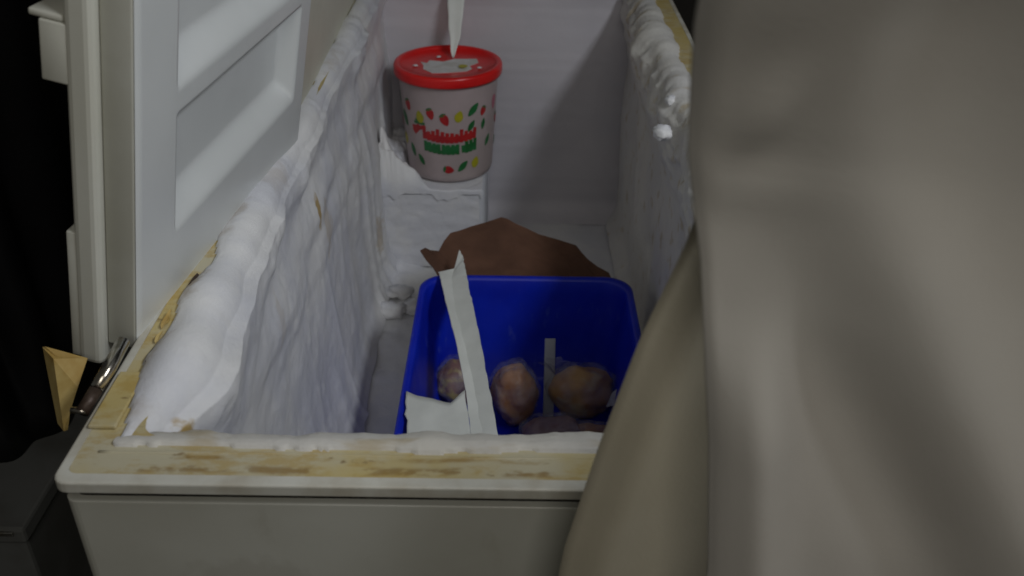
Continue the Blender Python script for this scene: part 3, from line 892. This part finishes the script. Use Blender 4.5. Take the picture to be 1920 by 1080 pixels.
sh = empty('white_sheet', (-.07, .55, ZB), 'torn white waxed paper sheet with folded strip lying across the blue bin', 'paper sheet')
s1 = solid(pyd('folded_strip', vs, fs, M_PAPER), .0012)
# wide torn piece: front-left of the bin top
top = [(-.1475, .540), (-.130, .529), (-.117, .523), (-.100, .519), (-.083, .515), (-.074, .528), (-.0645, .545)]
NB = 30; vs = []; fs = []
for i in range(NB + 1):
    t = i / NB
    s = t * (len(top) - 1); k = min(int(s), len(top) - 2)
    tx, ty = Vector(top[k]).lerp(Vector(top[k + 1]), s - k)
    for j in range(13):
        v = j / 12
        y = lerp(ty, .388, v)
        xl = -.145 + .012 * v + .005 * nz(v * 9, 4.4)
        xr = interp(y, [(.388, -.0425), (.453, -.0525), (.541, -.0635), (.56, -.066)])
        x = lerp(xl, xr, t) if v > 0 else tx
        if v < .3: x = lerp(tx, lerp(xl, xr, t), v / .3)
        zz = ZB + .0012 + .0030 * (.5 + nz(x * 40, y * 30, 6)) * min(1, 4 * t) * min(1, 6 * (1 - t))
        vs.append((x, y, zz))
for i in range(NB):
    for j in range(12):
        if i in (6, 7, 8) and j == 7: continue
        fs.append((i * 13 + j, i * 13 + j + 1, (i + 1) * 13 + j + 1, (i + 1) * 13 + j))
s2 = solid(pyd('torn_piece', vs, fs, M_PAPER, None, True), .001)
adopt(sh, s1, s2)

# ------------------------------------------------------------------ cardboard behind the bin
out = [(-.169, .986), (-.160, .995), (-.150, .984), (-.134, .974), (-.126, 1.000), (-.115, 1.018), (-.098, 1.026), (-.076, 1.040), (-.050, 1.052), (-.022, 1.066), (-.010, 1.062), (.004, 1.050), (.026, 1.036), (.048, 1.021), (.082, 1.006), (.116, .990), (.126, .970), (.136, .954), (.152, .938), (.172, .926)]
vs, fs = [], []
NJ = 8
def zc(x, y): return 0.470 + 0.25 * (y - .9) + .006 * nz(x * 14, y * 14, 3) + .003 * nz(x * 40, y * 40, 3) - .010 * gs(x, -.165, .02)
base = [(-.118, .888), (.185, .884)]
for i, (x, y) in enumerate(out):
    t = i / (len(out) - 1)
    bx = lerp(base[0][0], base[1][0], sst(0, 1, t) * .35 + t * .65)
    by = lerp(base[0][1], base[1][1], t)
    for j in range(NJ + 1):
        v = j / NJ
        px, py = lerp(x, bx, v), lerp(y, by, v)
        vs.append((px, py, zc(px, py)))
    vs.append((bx, by - .006, .440)); vs.append((bx, by - .008, .375)); vs.append((bx, by - .006, ZF + .008))
K = NJ + 4
for i in range(len(out) - 1):
    for j in range(K - 1): fs.append((i * K + j, (i + 1) * K + j, (i + 1) * K + j + 1, i * K + j + 1))
cb = solid(pyd('cardboard_sheet', vs, fs, M_CARD), .003)
tag(cb, 'torn brown cardboard flap bent back behind the blue bin', 'cardboard')

# ------------------------------------------------------------------ loose snow chunks
for i, (x, y, r, sq, lab) in enumerate(((-.228, 1.105, .020, (1.3, .9, .7), 'snow chunk lying closest to the step beside a small shadowed hole'),
                                        (-.238, 1.035, .024, (1.2, 1.0, .65), 'larger rounded snow chunk on the freezer floor beside the bin'),
                                        (-.198, 1.055, .018, (1.1, 1.2, .6), 'small snow chunk between the larger chunk and the cardboard'))):
    o = link('snow_chunk', lump_mesh('snow_chunk', r, i * 5.3 + 2, 3, sq, .5, 1.9), M_FROST)
    o.location = (x, y, ZF + .006 + r * sq[2] * .8)
    tag(o, lab, 'snow chunk', 'loose snow chunks on the freezer floor')

# ------------------------------------------------------------------ left background: grey box, black sheeting, cord
gb = empty('metal_cabinet', (-.87, .62, 0), 'low dark grey metal cabinet in the gap beside the freezer', 'cabinet')
g1 = from_bm('cabinet_body', box_bm((-1.10, .385, .0), (-.652, .86, .372), .006, 2), M_GREY)
g2 = from_bm('cabinet_top', box_bm((-1.11, .373, .3722), (-.642, .87, .400), .005, 2), M_GREY)
g3 = from_bm('edge_highlight', box_bm((-1.08, .3695, .390), (-.655, .3728, .397), .001), M_CHROME)  # bright strip added as the highlight along the cabinet's front edge
adopt(gb, g1, g2, g3)
cp = smooth_pts([(-1.06, .40, 0), (-.88, .43, 0), (-.75, .485, 0), (-.675, .57, 0), (-.655, .75, 0), (-.67, 1.2, 0), (-.70, 1.6, 0), (-.72, 2.05, 0)], 14)
def bs_fn(u, v):
    s = u * (len(cp) - 1); i = min(int(s), len(cp) - 2); c = cp[i].lerp(cp[i + 1], s - i)
    d = (cp[i + 1] - cp[i]).normalized(); nrm = Vector((d.y, -d.x, 0))
    z = lerp(.404, 2.3, v)
    k = .016 * math.sin(u * 60 + 2 * nz(v * 2, u * 3)) + .02 * nz(u * 14, v * 3, 5)
    c = c + nrm * k * (.4 + .6 * sst(0, .1, v))
    return (c.x, c.y, z)
bs = solid(grid('black_sheeting', 220, 40, bs_fn, M_BLACK), .002)
tag(bs, 'black plastic sheeting hanging in folds behind the open white lid', 'plastic sheet')
cd = tube('power_cord', smooth_pts([(-.52, .30, .006), (-.50, .42, .006), (-.545, .50, .006), (-.56, .60, .006), (-.53, .72, .006), (-.58, .86, .006), (-.50, 1.0, .006)], 8), .006, M_CORD, None, 8)
tag(cd, 'black cable lying on the floor between cabinet and freezer', 'cable')

# ------------------------------------------------------------------ foreground cloth
CL = empty('draped_cloth', (.3, -.15, 0), 'off white draped cloth hanging in soft folds in front of the freezer corner', 'cloth')
def edge_main(z): return interp(z, [(0, .150), (.5, .140), (.906, .117), (1.0, .106), (1.113, .088), (1.166, .076), (1.234, .067), (1.5, .062)])
def edge_under(z): return interp(z, [(0, -.012), (.5, .000), (.858, .037), (.95, .055), (1.028, .073), (1.089, .092), (1.2, .115), (1.5, .13)])
def lean(z):
    d = max(0, z - 1.13)
    return 2.8 * d * d if d < .13 else 2.8 * .13 * .13 + (d - .13) * .5
def fold(x, z):
    k = 0.0
    # long diagonal rolls running down and to the right
    c1 = interp(z, [(.6, .42), (.93, .276), (.965, .262), (1.098, .188), (1.166, .146), (1.24, .12)])
    k += .016 * gs(x, c1, .036)
    c2 = interp(z, [(.6, .34), (.932, .232), (1.083, .135), (1.2, .11)])
    k -= .012 * gs(x, c2, .034) * sst(1.15, 1.02, z)
    k += .007 * gs(x, interp(z, [(1.17, .093), (1.22, .102)]), .012) * gs(z, 1.193, .022)
    k -= .0015 * gs(z, 1.170, .010) * gs(x, .11, .035)
    k += .003 * gs(z, 1.155, .014) * gs(x, .10, .03)
    k += .014 * gs(x, interp(z, [(.7, .17), (1.05, .125)]), .016) * sst(1.12, 1.0, z)
    k += .008 * nz(x * 16, z * 5, 3) + .012 * nz(x * 7 - z * 3, z * 1.5, 8)
    return k
def cm_fn(u, v):
    z = lerp(.012, 1.34, v)
    xl = edge_main(z)
    x = lerp(xl, .62, u ** 1.3)
    e = u
    y = -.125 - .10 * sst(.1, .55, x) - lean(z)
    y -= fold(x, z) * sst(0, .05, u)
    # hem roll at the free edge
    y += .004 * (1 - sst(0, .03, u))
    return (x, y, z)
c1 = solid(grid('front_panel', 120, 170, cm_fn, M_CLOTH, None, True), .002)
def cu_fn(u, v):
    z = lerp(.010, 1.30, v)
    xl = edge_under(z)
    x = lerp(xl, .50, u)
    y = -.088 + .014 * math.sin(u * 9 + z * 2) * sst(0, .12, u) + .022 * (1 - sst(0, .07, u)) + .055 * sst(0, .30, u)
    y -= lean(z)
    return (x, min(y, -.016), z)
c2 = solid(grid('back_panel', 70, 120, cu_fn, M_CLOTH2, None, True), .002)
adopt(CL, c1, c2)
